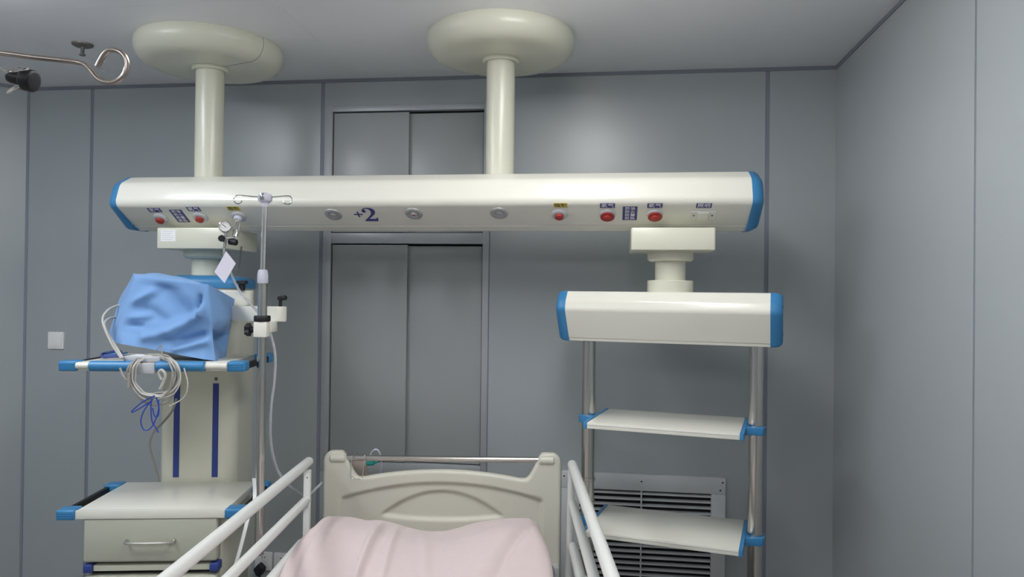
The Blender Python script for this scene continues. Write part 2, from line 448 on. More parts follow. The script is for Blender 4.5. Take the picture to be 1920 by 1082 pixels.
# slope of the front under-face
PS = Vector((0, 2.838, 1.870)); e_s = (Vector((0, 2.838, 1.870)) - Vector((0, N0, 1.942))).normalized()
e_up = -e_s; e_n = Vector((1, 0, 0)).cross(e_up)
def face_frame(px, py, lift=0.0):
    p = on_plane(px, py, PS, e_n) + e_n * lift
    mm = Matrix((Vector((1, 0, 0)), e_up, e_n)).transposed().to_4x4(); mm.translation = p
    return mm
def sign(px, py, w, h, body, plate_m, ink, size, name='label_plate', line=1.0, spacing=1.0):
    fr_ = face_frame(px, py)
    o = mk(name, prism(rrect(0, 0, w / 2, h / 2, .001, 2), 0.0, .0008, 'Z'), plate_m, br, fr_)
    rows = body.split('\n')
    for k, tx in enumerate(rows):
        dy = (len(rows) / 2 - .5 - k) * h / (len(rows) + .15)
        mk('lettering', text_bm(tx, size, .0004, spacing, line), ink, o, fr_ @ Matrix.Translation((0, dy, .0012)), smooth=0)
    return o
BLOCK = '防油\n防火\n防震\n防热'
for px, py in ((290, 394), (363, 392), (1139, 385.5), (1228, 385.5)): sign(px, py, .055, .027, '氧气', 'label', 'white', .024)
for px, py in ((438, 391), (1051, 385)): sign(px, py, .052, .027, '吸引', 'yellow', 'black', .023)
for px, py in ((337, 405), (1181, 400)): sign(px, py, .054, .082, BLOCK, 'label', 'white', .0178, spacing=1.25)
sign(1320, 385.5, .055, .027, '照明', 'label', 'white', .024)

def outlet(px, py, oxy=False, wet=False):
    fr_ = face_frame(px, py)
    o = mk('gas_outlet', lathe([(0, .010), (.016, .010), (.024, .010), (.029, .007), (.031, 0), (0, 0)], 32), 'grey', br, fr_)
    if not wet:
        if oxy:
            mk('red_ring', lathe([(.014, .0100), (.0262, .0100), (.0262, .0145), (.022, .016), (.014, .016)], 32), 'red', o, fr_)
            mk('button', lathe([(0, .026), (.012, .025), (.016, .022), (.016, .010), (0, .010)], 24), 'red', o, fr_)
        else:
            mk('button', lathe([(0, .022), (.011, .0215), (.0155, .019), (.0165, .010), (0, .010)], 24), 'red', o, fr_)
    else:
        mk('socket_neck', lathe([(0, .024), (.012, .024), (.016, .020), (.017, .010), (0, .010)], 24), 'lilac', o, fr_)
    return o
outlet(302, 409); outlet(376, 407); outlet(1049, 401.5)
outlet(1139, 402, True); outlet(1228, 402, True); OUT = outlet(448, 405, wet=True)
for k, (px, py) in enumerate(((625, 402), (776, 400.5), (936, 399.5))):
    fr_ = face_frame(px, py)
    o = mk('spot_fitting', lathe([(0, .003), (.014, .003), (.020, .0055), (.028, .006), (.0335, .003), (.0345, 0), (0, 0)], 36), 'satin', br, fr_)
    mk('lens', lathe([(0, .0085), (.008, .0075), (.013, .003), (0, .003)], 20), 'satin' if k != 1 else 'grey', o, fr_)
    if k == 1: mk('centre_slot', box(-.006, .006, -.002, .002, .0075, .0092), 'red', o, fr_)
# lighting switch strip
fr_ = face_frame(1318, 402)
o = mk('switch_plate', prism(rrect(0, 0, .044, .020, .002, 2), 0, .004, 'Z', .001, 1), 'offwhite', br, fr_)
mk('rocker', prism(rrect(0, -.003, .021, .021, .002, 2), .004, .008, 'Z', .0015, 1), 'cream', o, fr_)
for dx in (-.033, .033): mk('screw', lathe([(0, .0055), (.004, .005), (.004, .004), (0, .004)], 10), 'cable_d', o, fr_ @ Matrix.Translation((dx, -.002, 0)))
# bed number "+2"
fr_ = face_frame(672.5, 403)
mk('number_plus', text_bm('+', .075, .0004), 'label', br, fr_ @ Matrix.Translation((.0, .0, .0008)), smooth=0)
def two_bm(h):
    # heavy serif numeral two drawn as a closed outline (unit height)
    o_ = [(.04, .70), (.05, .83), (.16, .95), (.33, 1.0), (.52, .96), (.64, .84), (.66, .70), (.60, .54), (.46, .38), (.30, .22), (.24, .165),
          (.50, .165), (.58, .18), (.63, .26), (.68, .26), (.64, 0), (.02, 0), (.02, .06), (.20, .24), (.36, .44), (.44, .60), (.45, .74), (.41, .86), (.32, .93),
          (.22, .92), (.15, .86), (.20, .82), (.23, .73), (.18, .65), (.10, .64)]
    pts = o_
    return prism([((x - .34) * h, (y - .5) * h) for x, y in pts], 0, .0008, 'Z')
mk('number_two', two_bm(.085), 'label', br, face_frame(691, 402) @ Matrix.Translation((0.004, 0, .0004)), smooth=0)

# ================================================================== LEFT PENDANT (equipment tower)
lp = thing('pendant_tower', 'cream equipment tower with blue cap, tray and drawers hung under the left beam end', 'medical pendant', LP)
def lm(n, b, m_, parent=None, frame=LP, **k): return mk(n, b, m_, parent or lp, frame, **k)
mk('mount_block', prism(rrect(-1.655, YC, .148, .138, .012, 4), 1.768, 1.852, 'Z', .004), 'cream2', lp)
stk = mk('rating_label', box(-1.782, -1.718, YC - .1386, YC - .138, 1.797, 1.843), 'white', lp)
for k in range(5): mk('print_line', box(-1.777, -1.727 - .006 * (k % 3), YC - .1389, YC - .1386, 1.836 - .008 * k, 1.8375 - .008 * k), 'grey', stk, smooth=0)
lm('flange', lathe([(0, 1.733), (.078, 1.733), (.088, 1.741), (.088, 1.768), (0, 1.768)], 48), 'cream2')
lm('neck', lathe([(0, 1.655), (.058, 1.655), (.058, 1.733), (0, 1.733)], 48), 'cream2')
tc = (.02, 0.0)
tsec = rrect(tc[0], tc[1], .150, .150, .055, 8)
lm('tower_body', prism(tsec, .30, 1.612, 'Z'), 'olive' if False else 'cream2')
def sc(k, z): return [(tc[0] + (p[0] - tc[0]) * k, tc[1] + (p[1] - tc[1]) * k, z) for p in tsec]
lm('tower_cap', loft([sc(1.035, 1.611), sc(1.035, 1.632), sc(1.02, 1.645), sc(.93, 1.656), sc(.75, 1.662), sc(.4, 1.664)]), 'blue', smooth=50)
for sx in (-.075, .075):
    lm('stripe', box(tc[0] + sx - .0115, tc[0] + sx + .0115, -.1515, -.149, .86, 1.232), 'navy')
    lm('screw', lathe([(0, .003), (.006, .002), (.0075, 0)], 14), 'cable_d', frame=LP @ Matrix.Translation((tc[0] + sx, -.1495, 1.250)) @ Matrix.Rotation(pi / 2, 4, 'X'))

def corner(x0, x1, y0, y1, z0, z1, parent, rib=True):
    o_ = lm('corner_cap', box(x0, x1, y0, y1, z0, z1, .006, 3), 'blue', parent)
    if rib:
        yy = min(y0, y1)
        for k in range(3):
            zz = z0 + (z1 - z0) * (.3 + .2 * k)
            lm('rib', box(x0 + .004, x1 - .004, yy - .0012, yy + .001, zz - .0012, zz + .0012), 'blue', parent)
# monitor tray
SX = .012
def shelf(z, half, plate_half, th, yb=-.165, yfz=-.55, handle=False, name='tray'):
    p = lm(name, box(SX - plate_half, SX + plate_half, yfz + .012, yb, z - th, z, .002), 'cream')
    lm('front_edge', box(SX - plate_half, SX + plate_half, yfz, yfz + .012, z - th - .002, z + .001, .001), 'cream', p)
    for s in (-1, 1):
        xa, xb = sorted((SX + s * plate_half, SX + s * half))
        corner(xa - .003, xb, yfz - .006, yfz + .055, z - th - .005, z + .004, p)
        corner(xa - .003, xb, yb - .055, yb + .004, z - th - .005, z + .004, p, False)
        xr = SX + s * (half - .012)
        lm('side_rail', box(xr - .008, xr + .008, yfz + .05, yb - .05, z - th, z - .004, .002), 'black', p)
    return p
tray = shelf(1.352, .309, .25, .026, name='tray')
tbar = lm('front_rail', rod((SX - .25, -.556, 1.341), (SX + .25, -.556, 1.341), .011, 20), 'cream', tray)
lm('grip', rod((SX - .205, -.560, 1.340), (SX - .062, -.560, 1.340), .018, 24, .004), 'blue', tray)
lm('grip', rod((SX + .013, -.560, 1.340), (SX + .178, -.560, 1.340), .018, 24, .004), 'blue', tray)
lm('label_holder', box(SX - .064, SX + .015, -.580, -.556, 1.316, 1.352, .003), 'grey', tray)
# drawer unit
ds = shelf(.845, .309, .25, .026, name='drawer_top')
dbox = lm('drawer_case', box(SX - .222, SX + .222, -.50, -.16, .36, .818, .003), 'cream2')
def drawer(z0, z1):
    d_ = lm('drawer', box(SX - .225, SX + .221, -.548, -.500, z0, z1, .009, 3), 'olive')
    zc = z1 - .077
    lm('handle', tube([(SX - .078, -.548, zc), (SX - .076, -.566, zc), (SX - .060, -.574, zc), (SX + .060, -.574, zc), (SX + .076, -.566, zc), (SX + .078, -.548, zc)], .0048, 10, smoothn=5), 'steel', d_)
    for s in (-1, 1): lm('handle_foot', lathe([(0, .006), (.007, .005), (.008, 0), (0, 0)], 16), 'steel', d_, LP @ Matrix.Translation((SX + s * .078, -.5475, zc)) @ Matrix.Rotation(pi / 2, 4, 'X'))
drawer(.667, .817)
s2_ = lm('lower_shelf', box(SX - .195, SX + .195, -.535, -.50, .634, .654, .002), 'cream2')
lm('shadow_gap', box(SX - .21, SX + .21, -.512, -.500, .620, .634), 'dark', s2_)  # solid dark strip, paints the shade between lower shelf and drawer
for s in (-1, 1):
    xa, xb = sorted((SX + s * .195, SX + s * .226)); lm('corner_cap', box(xa, xb, -.545, -.50, .630, .660, .005, 3), 'navy', s2_)
drawer(.470, .618)
# swinging arm for the infusion pole (given in the bed frame)
def lb(n, b, m_, parent=None, **k): return mk(n, b, m_, parent or lp, B, **k)
PU, PV = -.893, 2.64                     # infusion pole axis
def link(p0, p1, w, z0, z1, name):
    p0, p1 = Vector(p0), Vector(p1); d = (p1 - p0); L_ = d.length; an = atan2(d.y, d.x)
    fr = B @ Matrix.Translation((p0.x, p0.y, 0)) @ rz(an)
    return mk(name, prism(rrect(L_ / 2, 0, L_ / 2 + w * .5, w / 2, w * .35, 5), z0, z1, 'Z', .004), 'cream', lp, fr)
link((-1.16, 2.86), (-1.035, 2.86), .055, 1.545, 1.603, 'arm_link')
link((-1.035, 2.80), (-.868, 2.745), .052, 1.489, 1.545, 'arm_link')
def knob_up(u, v, z, r=.02, name='arm_knob'):
    o_ = lb(name, lathe([(0, z + .038), (r, z + .037), (r + .001, z + .026), (r * .6, z + .024), (r * .55, z), (0, z)], 8, u, v), 'black')
knob_up(-1.035, 2.825, 1.603, .022); knob_up(-.862, 2.745, 1.545, .011)
lb('arm_knob', rod((-.862, 2.745, 1.575), (-.838, 2.735, 1.578), .009, 12, .002), 'black')
lb('pole_holder', box(-.915, -.867, PV + .019, 2.735, 1.452, 1.492, .003), 'cream')

# ------------------------------------------------------------------ infusion pole
iv = thing('infusion_pole', 'steel infusion pole with two hooks clamped beside the equipment tower', 'infusion pole', B @ Matrix.Translation((PU, PV, .70)))
def im(n, b, m_, parent=None): return mk(n, b, m_, parent or iv, B)
im('lower_tube', rod((PU, PV, .66), (PU, PV, 1.64), .0165, 28), 'steel')
im('upper_tube', rod((PU, PV, 1.64), (PU + .004, PV, 1.905), .0105, 24), 'chrome')
im('locking_collar', lathe([(0, 1.628), (.016, 1.628), (.019, 1.634), (.019, 1.660), (.016, 1.676), (.012, 1.678), (0, 1.678)], 28, PU, PV), 'lilac')
im('clamp_ring', lathe([(.0165, 1.493), (.027, 1.493), (.029, 1.496), (.029, 1.511), (.027, 1.514), (.0165, 1.514)], 32, PU, PV), 'black')
im('clamp_block', box(PU - .024, PU + .024, PV - .024, PV + .019, 1.437, 1.492, .004), 'cream')
kb = im('clamp_knob', rod((PU - .024, PV - .004, 1.463), (PU - .040, PV - .004, 1.463), .011, 16), 'black')
bm_ = bmesh.new()
for k in range(40): pass
lob = [((.021 + .004 * cos(5 * 2 * pi * k / 60)) * cos(2 * pi * k / 60), (.021 + .004 * cos(5 * 2 * pi * k / 60)) * sin(2 * pi * k / 60)) for k in range(60)]
im('knob_grip', prism([(PV - .004 + a_, 1.463 + b_) for a_, b_ in lob], PU - .056, PU - .040, 'X', .003), 'black', kb)
HX = PU + .004
im('hook_head', lathe([(0, 1.903), (.012, 1.903), (.013, 1.916), (.023, 1.924), (.025, 1.928), (.025, 1.942), (.022, 1.949), (.010, 1.950), (.008, 1.955), (0, 1.955)], 28, HX, PV), 'lilac')
im('latch', box(HX - .010, HX + .006, PV - .029, PV - .022, 1.926, 1.950, .002), 'chrome')
for s in (-1, 1):
    z0 = 1.938
    P_ = [(HX + s * .020, PV - .006, z0), (HX + s * .045, PV - .012, z0 + .001), (HX + s * .080, PV - .02, z0 + .003)]
    c_ = (HX + s * .088, z0 - .012); 
    for k in range(1, 10):
        an = radians(90 - 28 * k)
        P_.append((c_[0] + s * .0155 * cos(an), PV - .022 - .0005 * k, c_[1] + .0155 * sin(an)))
    im('hook', tube(P_, .0022, 8, smoothn=5), 'chrome')

# ------------------------------------------------------------------ cloth cover over a device on the tray
def cover():
    C = {'fl0': pt(214, 641, 2.60), 'fr0': pt(404, 677, 2.60), 'br0': pt(424, 673, 2.80), 'bl0': pt(203, 630, 2.76),
         'fl1': pt(252, 517, 2.660), 'fr1': pt(391, 533, 2.60), 'br1': pt(441, 561, 2.80), 'bl1': pt(250, 512, 2.84)}
    n = 44; bm = bmesh.new()
    ctr = sum(C.values(), Vector()) / 8
    def patch(a, b, c, d, nu, nv, f):
        g_ = [[None] * (nu + 1) for _ in range(nv + 1)]
        for j in range(nv + 1):
            for i in range(nu + 1):
                s, t_ = i / nu, j / nv
                p = (1 - t_) * ((1 - s) * a + s * b) + t_ * ((1 - s) * d + s * c)
                g_[j][i] = bm.verts.new(p + f(s, t_, p))
        for j in range(nv):
            for i in range(nu): bm.faces.new((g_[j][i], g_[j][i + 1], g_[j + 1][i + 1], g_[j + 1][i]))
    def bulge(s, t_): return 16 * s * (1 - s) * t_ * (1 - t_)
    def ridge(p, x0, y0, x1, y1, w, amp):
        # soft fold along a line on the front, endpoints as measured there
        a = pt(x0, y0, 2.6); b = pt(x1, y1, 2.6); ax, az = a.x, a.z; bx, bz = b.x, b.z
        dx, dz = bx - ax, bz - az; L2 = dx * dx + dz * dz
        q = ((p.x - ax) * dx + (p.z - az) * dz) / L2; qq = max(0, min(1, q))
        d = sqrt((p.x - ax - qq * dx) ** 2 + (p.z - az - qq * dz) ** 2)
        return amp * math.exp(-(d / w) ** 2)
    def ff(s, t_, p):
        h = -.006 * bulge(s, t_)
        edge = min(1, 8 * s) * min(1, 8 * (1 - s)) * min(1, 8 * (1 - t_))
        h += edge * (ridge(p, 402, 572, 318, 622, .019, .040) + ridge(p, 318, 622, 270, 632, .016, .020) + ridge(p, 388, 545, 380, 590, .010, .030) + ridge(p, 374, 556, 366, 592, .007, -.022)
                     + ridge(p, 238, 568, 275, 548, .013, .018) + ridge(p, 232, 596, 272, 592, .013, .018) + ridge(p, 226, 610, 262, 612, .008, -.012)
                     + ridge(p, 340, 640, 400, 622, .012, -.022) + ridge(p, 300, 545, 345, 590, .034, -.026) + ridge(p, 260, 580, 300, 600, .022, -.012) + ridge(p, 398, 600, 392, 640, .010, .018) + ridge(p, 330, 655, 392, 640, .010, .022))
        if t_ < .16: h += .014 * (1 - t_ / .16) * (.6 + .6 * sin(9 * s + 1))
        h += .007 * noise.noise(p * 13) + .003 * noise.noise(p * 30)
        h *= min(1, 9 * s) * min(1, 9 * (1 - s)) * min(1, 9 * (1 - t_))
        return Vector((0, -h, 0))
    def fr(s, t_, p):
        e = min(1, 6 * s) * min(1, 6 * (1 - s)) * min(1, 6 * (1 - t_))
        return Vector((e * (.010 * noise.noise(p * 15) + .014 * bulge(s, t_) * (1 if t_ > .4 else -.6) - .034 * math.exp(-((t_ - .30) / .16) ** 2)), 0, 0))
    def fl(s, t_, p):
        e = min(1, 6 * s) * min(1, 6 * (1 - s)) * min(1, 6 * (1 - t_))
        return Vector((e * .010 * noise.noise(p * 13) - .020 * bulge(s, t_) * (1 - .4 * t_), 0, 0))
    def fb(s, t_, p): return Vector((0, .012 * bulge(s, t_), 0))
    def ft(s, t_, p):
        e = min(1, 6 * s) * min(1, 6 * (1 - s)) * min(1, 6 * t_) * min(1, 6 * (1 - t_))
        return Vector((0, 0, (.016 * bulge(s, t_) + .008 * sin(pi * s) * sin(pi * t_)) + e * .006 * noise.noise(p * 11)))
    patch(C['fl0'], C['fr0'], C['fr1'], C['fl1'], n, n, ff)
    patch(C['fr0'], C['br0'], C['br1'], C['fr1'], 22, n, fr)
    patch(C['br0'], C['bl0'], C['bl1'], C['br1'], n, n, fb)
    patch(C['bl0'], C['fl0'], C['fl1'], C['bl1'], 22, n, fl)
    patch(C['fl1'], C['fr1'], C['br1'], C['bl1'], n, 22, ft)
    bmesh.ops.remove_doubles(bm, verts=bm.verts, dist=.0012)
    for _ in range(1): bmesh.ops.smooth_vert(bm, verts=[v for v in bm.verts if not v.is_boundary], factor=.4, use_axis_x=True, use_axis_y=True, use_axis_z=True)
    return bm
cv = mk('device_cover', cover(), 'cloth', None, B, smooth=80)
top(cv, 'light blue cloth cover draped over a device on the tray', 'cloth cover')

# ------------------------------------------------------------------ cables on and under the tray
def cablething(name, pts_px, v, r, m_, label, cat, group=None, closed=False, n=8):
    P_ = [pt(p[0], p[1], p[2] if len(p) > 2 else v) for p in pts_px]
    o_ = mk(name, tube(P_, r, 8, smoothn=n, closed=closed), m_, None, B)
    return top(o_, label, cat, group)
hv = 2.50
# coil of grey leads hung over the tray front: each turn is a loop of one lead
coil = thing('lead_coil', 'coil of grey monitor leads hung over the tray front', 'cable', B @ pt(285, 700, 2.49).to_4d().to_3d().to_4d().to_3d().to_matrix() if False else B @ Matrix.Translation(pt(285, 700, 2.49)))
rnd = random.Random(3)
for k in range(9):
    cx_, cy__ = 287 + rnd.uniform(-6, 6), 702 + rnd.uniform(-3, 6); rx, ryy = 44 + rnd.uniform(-9, 8), 42 + rnd.uniform(-6, 11)
    P_ = []
    for i in range(18):
        an = 2 * pi * i / 18
        x_ = cx_ + rx * cos(an) + rnd.uniform(-1.5, 1.5); y_ = cy__ - ryy * sin(an) + rnd.uniform(-1.5, 1.5)
        vv = 2.470 + .006 * k * .5 + (.07 if y_ < 682 else 0) * min(1, (682 - y_) / 18 if y_ < 682 else 0) 
        if y_ < 678: y_ = 678 - (678 - y_) * .62
        P_.append(pt(x_, y_, vv))
    mk('lead', tube(P_, .0034, 7, smoothn=4, closed=True), ('cable', 'cable_l', 'cable')[k % 3], coil, B)
mk('lead', tube([pt(*p) for p in ((345, 690, 2.48), (352, 720, 2.47), (345, 745, 2.47), (318, 762, 2.47))], .0022, 7, smoothn=8), 'cable_l', coil, B)
mk('lead', tube([pt(*p) for p in ((335, 690, 2.48), (338, 715, 2.47), (326, 738, 2.47), (300, 748, 2.47))], .0022, 7, smoothn=8), 'cable_l', coil, B)
mk('lead', tube([pt(*p) for p in ((288, 661, 2.56), (300, 650, 2.555), (302, 646, 2.555), (303, 652, 2.555), (304, 664, 2.55))], .0018, 7, smoothn=8), 'cable', coil, B)
lc = mk('lead_clip', tube([pt(*p) for p in ((303, 712, 2.462), (298, 700, 2.460), (303, 694, 2.458), (310, 703, 2.460), (306, 718, 2.462), (300, 730, 2.464))], .005, 8, smoothn=6), 'cable_l', coil, B)
mk('lead', tube([pt(*p) for p in ((225, 690, 2.47), (232, 706, 2.465), (241, 716, 2.465), (243, 722, 2.465))], .0035, 7, smoothn=6), 'cable', coil, B)
mk('connector', rod(pt(241.5, 700, 2.465), pt(241.5, 728, 2.465), .0052, 12, .001), 'cable', coil, B)
# two pale hoses rising from the tray to behind the cover
hp = [[(228, 672, 2.505), (222, 664, 2.52), (208, 642, 2.53), (195, 612, 2.55), (193, 595, 2.60), (203, 581, 2.66), (217, 574, 2.70), (232, 572, 2.72)],
      [(231, 672, 2.508), (226, 664, 2.525), (212, 642, 2.54), (199, 618, 2.57), (196, 606, 2.62), (203, 598, 2.66), (214, 595, 2.70), (230, 594, 2.72)]]
ho = thing('device_hose', 'pair of pale hoses curving from the tray edge up behind the blue cover', 'hose', B @ Matrix.Translation(pt(230, 672, 2.505)))
for h_ in hp: mk('hose', tube([pt(*p) for p in h_], .0040, 8, smoothn=8), 'cable_l', ho, B)
# small flat module
md = thing('monitor_module', 'flat pale grey module lying on the tray front under the leads', 'module', B @ Matrix.Translation(pt(262, 678, 2.56)))
q0, q1 = pt(232, 684, 2.53), pt(300, 684, 2.53)
mk('case', box(q0.x, q1.x, 2.525, 2.58, 1.3535, 1.374, .004), 'grey', md, B)
mk('face', box(q0.x + .02, q1.x - .03, 2.535, 2.575, 1.374, 1.376, .0008), 'white', md, B)
# violet strap
sp = [pt(*p) for p in ((238, 668, 2.62), (215, 668, 2.62), (193, 669, 2.62), (192, 664, 2.66), (205, 661, 2.68), (222, 658, 2.68), (226, 664, 2.66), (210, 668, 2.64))]
for p in sp: p.z = max(p.z, 1.3565)
st_ = mk('cuff_strap', tube(sp, .005, 8, smoothn=6), 'navy', None, B); top(st_, 'violet blue strap lying at the left of the device tray', 'strap')
# blue cord bundle
bc = thing('blue_cord', 'looped dark blue cord hanging under the tray from the lead coil', 'cord', B @ Matrix.Translation(pt(290, 745, 2.465)))
for loop_ in ([(290, 742), (270, 752), (250, 768), (248, 773), (262, 766), (284, 752)], [(286, 748), (270, 770), (264, 790), (269, 805), (278, 806), (288, 795), (297, 770), (297, 750)],
              [(284, 748), (283, 768), (285, 790), (292, 802), (297, 811)], [(293, 745), (298, 765), (296, 780), (290, 780), (286, 765)]):
    mk('cord', tube([pt(x, y, 2.466) for x, y in loop_], .0021, 7, smoothn=8), 'bluecord', bc, B)
cablething('grey_cord', [(331, 748, 2.86), (322, 772, 2.86), (303, 795, 2.82), (290, 808, 2.80), (281, 828, 2.78), (283, 850, 2.80), (292, 878, 2.84), (297, 903, 2.86)], 2.8, .0045, 'cable', 'grey cord hanging in a bend from under the tray to the drawer top', 'cord')
cablething('beam_cord', [(453, 462, 3.04), (452, 475, 3.04), (450, 492, 3.04), (446, 514, 3.05), (446, 523, 3.05)], 2.9, .0035, 'cable_d', 'thin dark cord dropping from the mount block to the blue tower cap', 'cord')

# ------------------------------------------------------------------ suction regulator, tag and hose
o_c = Binv @ (on_plane(448, 405, PS, e_n)); o_n = (Binv.to_3x3() @ e_n)
sr = thing('suction_regulator', 'chrome suction regulator with round gauge plugged into the left suction outlet', 'regulator', B @ Matrix.Translation(o_c))
def sm(n, b, m_, parent=None): return mk(n, b, m_, parent or sr, B)
SV = 2.66
a0 = o_c + o_n * .022; a1 = pt(440, 444, SV)
am = pt(446, 420, SV + .03)
sm('probe', tube([a0, am, pt(443, 432, SV + .008), a1], .0108, 18), 'chrome')
sm('probe_band', rod(pt(443.2, 427, SV + .018), pt(442.8, 435, SV + .004), .0125, 18, .001), 'chrome')
sm('knob', rod(pt(430, 453, SV - .005), pt(444, 455, SV - .010), .0115, 18, .002), 'black')
sm('body', rod(pt(440, 446, SV), pt(418, 447, SV - .01), .0075, 16, .001), 'chrome')
sm('knob', rod(pt(416, 447, SV - .012), pt(415.5, 447, SV - .040), .0125, 8, .002), 'black')
sm('stem', rod(pt(424, 430, SV - .01), pt(420, 466, SV - .01), .0055, 14), 'chrome')
gp = pt(421.5, 425, SV - .018)
gfr = B @ Matrix.Translation(gp) @ Matrix.Rotation(radians(24), 4, 'Z') @ Matrix.Rotation(radians(88), 4, 'X')
gg = mk('gauge', lathe([(0, -.014), (.019, -.014), (.0215, -.011), (.0215, .008), (.0195, .010), (.0175, .009), (.0175, .006), (0, .006)], 36), 'chrome', sr, gfr)
mk('dial', lathe([(0, .0065), (.0174, .0065), (.0174, .006), (0, .006)], 32), 'dial', gg, gfr)
mk('needle', box(-.001, .001, -.006, .012, .0068, .0074), 'black', gg, gfr @ Matrix.Rotation(radians(48), 4, 'Z'))
for k in range(11):
    an = radians(225 - 27 * k); fr2 = gfr @ Matrix.Rotation(an, 4, 'Z')
    mk('tick', box(.0125, .0155, -.0005, .0005, .0068, .0072), 'cable_d', gg, fr2, smooth=0)
sm('hose_barb', lathe([(0, 0), (.0055, 0), (.0042, -.004), (.006, -.005), (.0042, -.010), (.006, -.011), (.0042, -.016), (0, -.016)], 14, 0, 0, mtx=Matrix.Translation(pt(420, 465, SV - .01))), 'chrome')
tg = bmesh.new()
A_, B_, C_, D_ = pt(424, 471, SV - .02), pt(442, 494, SV - .024), pt(421, 531, SV - .020), pt(402, 510, SV - .012)
vs = [tg.verts.new(p + Vector((0, dv, 0))) for dv in (0, .0008) for p in (A_, B_, C_, D_)]
for f_ in ((0, 1, 2, 3), (7, 6, 5, 4), (0, 4, 5, 1), (1, 5, 6, 2), (2, 6, 7, 3), (3, 7, 4, 0)): tg.faces.new([vs[i] for i in f_])
tgo = mk('paper_tag', tg, 'paper', None, B, smooth=0); top(tgo, 'pale paper tag hanging cornerwise from the suction regulator', 'tag')
cablething('suction_hose', [(420, 470, SV - .01), (422, 485, SV - .008), (428, 500, SV - .004), (438, 525, SV), (452, 550, 2.68), (468, 568, 2.68), (483, 585, 2.685), (497, 604, 2.69), (508, 628, 2.67), (516, 665, 2.66), (515, 710, 2.66), (508, 770, 2.66), (508, 830, 2.68), (520, 880, 2.72), (540, 908, 2.74), (556, 920, 2.76), (575, 930, 2.80), (604, 905, 2.87)],
           2.7, .0050, 'tube', 'clear suction hose running from the regulator down past the infusion pole', 'hose', n=6)
# paper strip by the rail
rib_ = catmull([pt(x, y, v) for x, y, v in ((476, 897, 2.585), (477.5, 925, 2.585), (475, 948, 2.56), (466, 968, 2.53), (459, 995, 2.52), (450, 1030, 2.52), (440, 1064, 2.52))], 6)
S_ = [[q + Vector((-.006, 0, 0)), q + Vector((.006, .001, 0)), q + Vector((.006, .002, 0)), q + Vector((-.006, .001, 0))] for q in rib_]
pst = mk('paper_strip', loft(S_), 'swplate', None, B); top(pst, 'narrow white paper strip hanging beside the drawer top corner', 'paper strip')

# ================================================================== RIGHT PENDANT (shelf rack)
rp = thing('pendant_rack', 'cream pendant head with blue ends, steel tubes and two shelves under the right beam end', 'medical pendant', RP)
def rm(n, b, m_, parent=None, frame=RP, **k): return mk(n, b, m_, parent or rp, frame, **k)
mk('mount_block', prism(rrect(.236, YC, .152, .138, .008, 3), 1.770, 1.852, 'Z', .003), 'cream2', rp)
rm('flange', lathe([(0, 1.733), (.078, 1.733), (.087, 1.740), (.087, 1.770), (0, 1.770)], 48), 'cream2')
rm('neck', lathe([(0, 1.66), (.058, 1.66), (.058, 1.733), (0, 1.733)], 48), 'cream2')
rm('flange', lathe([(0, 1.613), (.087, 1.613), (.087, 1.658), (.085, 1.660), (0, 1.660)], 48), 'cream2')
hb = [(-.062, 1.421, .003), (-.066, 1.432, .002), (-.070, 1.434, .002), (-.130, 1.545, .026), (-.121, 1.578, .02), (-.092, 1.6155, .014)]
pl_ = hb + [(-y, z, r) for y, z, r in reversed(hb)]
hsec = fillet([(p[0], p[1]) for p in pl_], [p[2] for p in pl_], 6)
HX0, HX1 = -.382, .367
rm('head_box', prism(hsec, HX0, HX1, 'X'), 'cream', smooth=40)
hcs = fillet([(-.064, 1.421), (-.130, 1.545), (-.121, 1.578), (-.092, 1.6155), (.092, 1.6155), (.121, 1.578), (.130, 1.545), (.064, 1.421)], [.012, .03, .02, .02, .02, .02, .03, .012], 6)
def hcap(x, s):
    S = []
    for d, k in ((0, 1.012), (.016, 1.012), (.028, .985), (.038, .93), (.042, .85)):
        S.append([(x + s * d, p[0] * k, 1.525 + (p[1] - 1.525) * k) for p in hcs])
    return loft(S)
c1 = rm('end_cap', hcap(HX0, -1), 'blue', smooth=40); c2 = rm('end_cap', hcap(HX1, 1), 'blue', smooth=40)
for yy, zz in ((-.05, 1.565), (.05, 1.565), (-.04, 1.465), (.04, 1.465)):
    rm('cap_screw', rod((HX1 + .041, yy, zz), (HX1 + .0435, yy, zz), .004, 10), 'cable_d', c2)
for s in (-1, 1):
    rm('support_tube', rod((s * .318, 0, .30), (s * .318, 0, 1.424), .0265, 32), 'steel')
for zt in (1.127, .726):
    sh = rm('shelf', box(-.272, .272, -.20, .165, zt - .022, zt, .0015), 'cream')
    rm('edge_strip', box(-.272, .272, -.2012, -.1995, zt - .0085, zt - .0075), 'grey', sh, smooth=0)
    for s in (-1, 1):
        xa, xb = sorted((s * .272, s * .286))
        rm('side_cap', box(xa, xb, -.203, .168, zt - .024, zt + .002, .003), 'blue', sh)
        bk = prism(fillet([(s * .284, -.055), (s * .345, -.036), (s * .352, -.02), (s * .352, .036), (s * .284, .055)], [.004, .012, .008, .01, .004], 4), zt - .030, zt - .002, 'Z', .002)
        rm('bracket', bk, 'blue', sh)
    
# small rings on the left tube
rm('tube_ring', lathe([(.0265, 0), (.030, .002), (.030, .012), (.0265, .014)], 24, -.318, 0, mtx=Matrix.Translation((0, 0, .862))), 'steel')
rm('tube_ring', lathe([(.0265, 0), (.030, .002), (.030, .012), (.0265, .014)], 24, -.318, 0, mtx=Matrix.Translation((0, 0, .772))), 'steel')

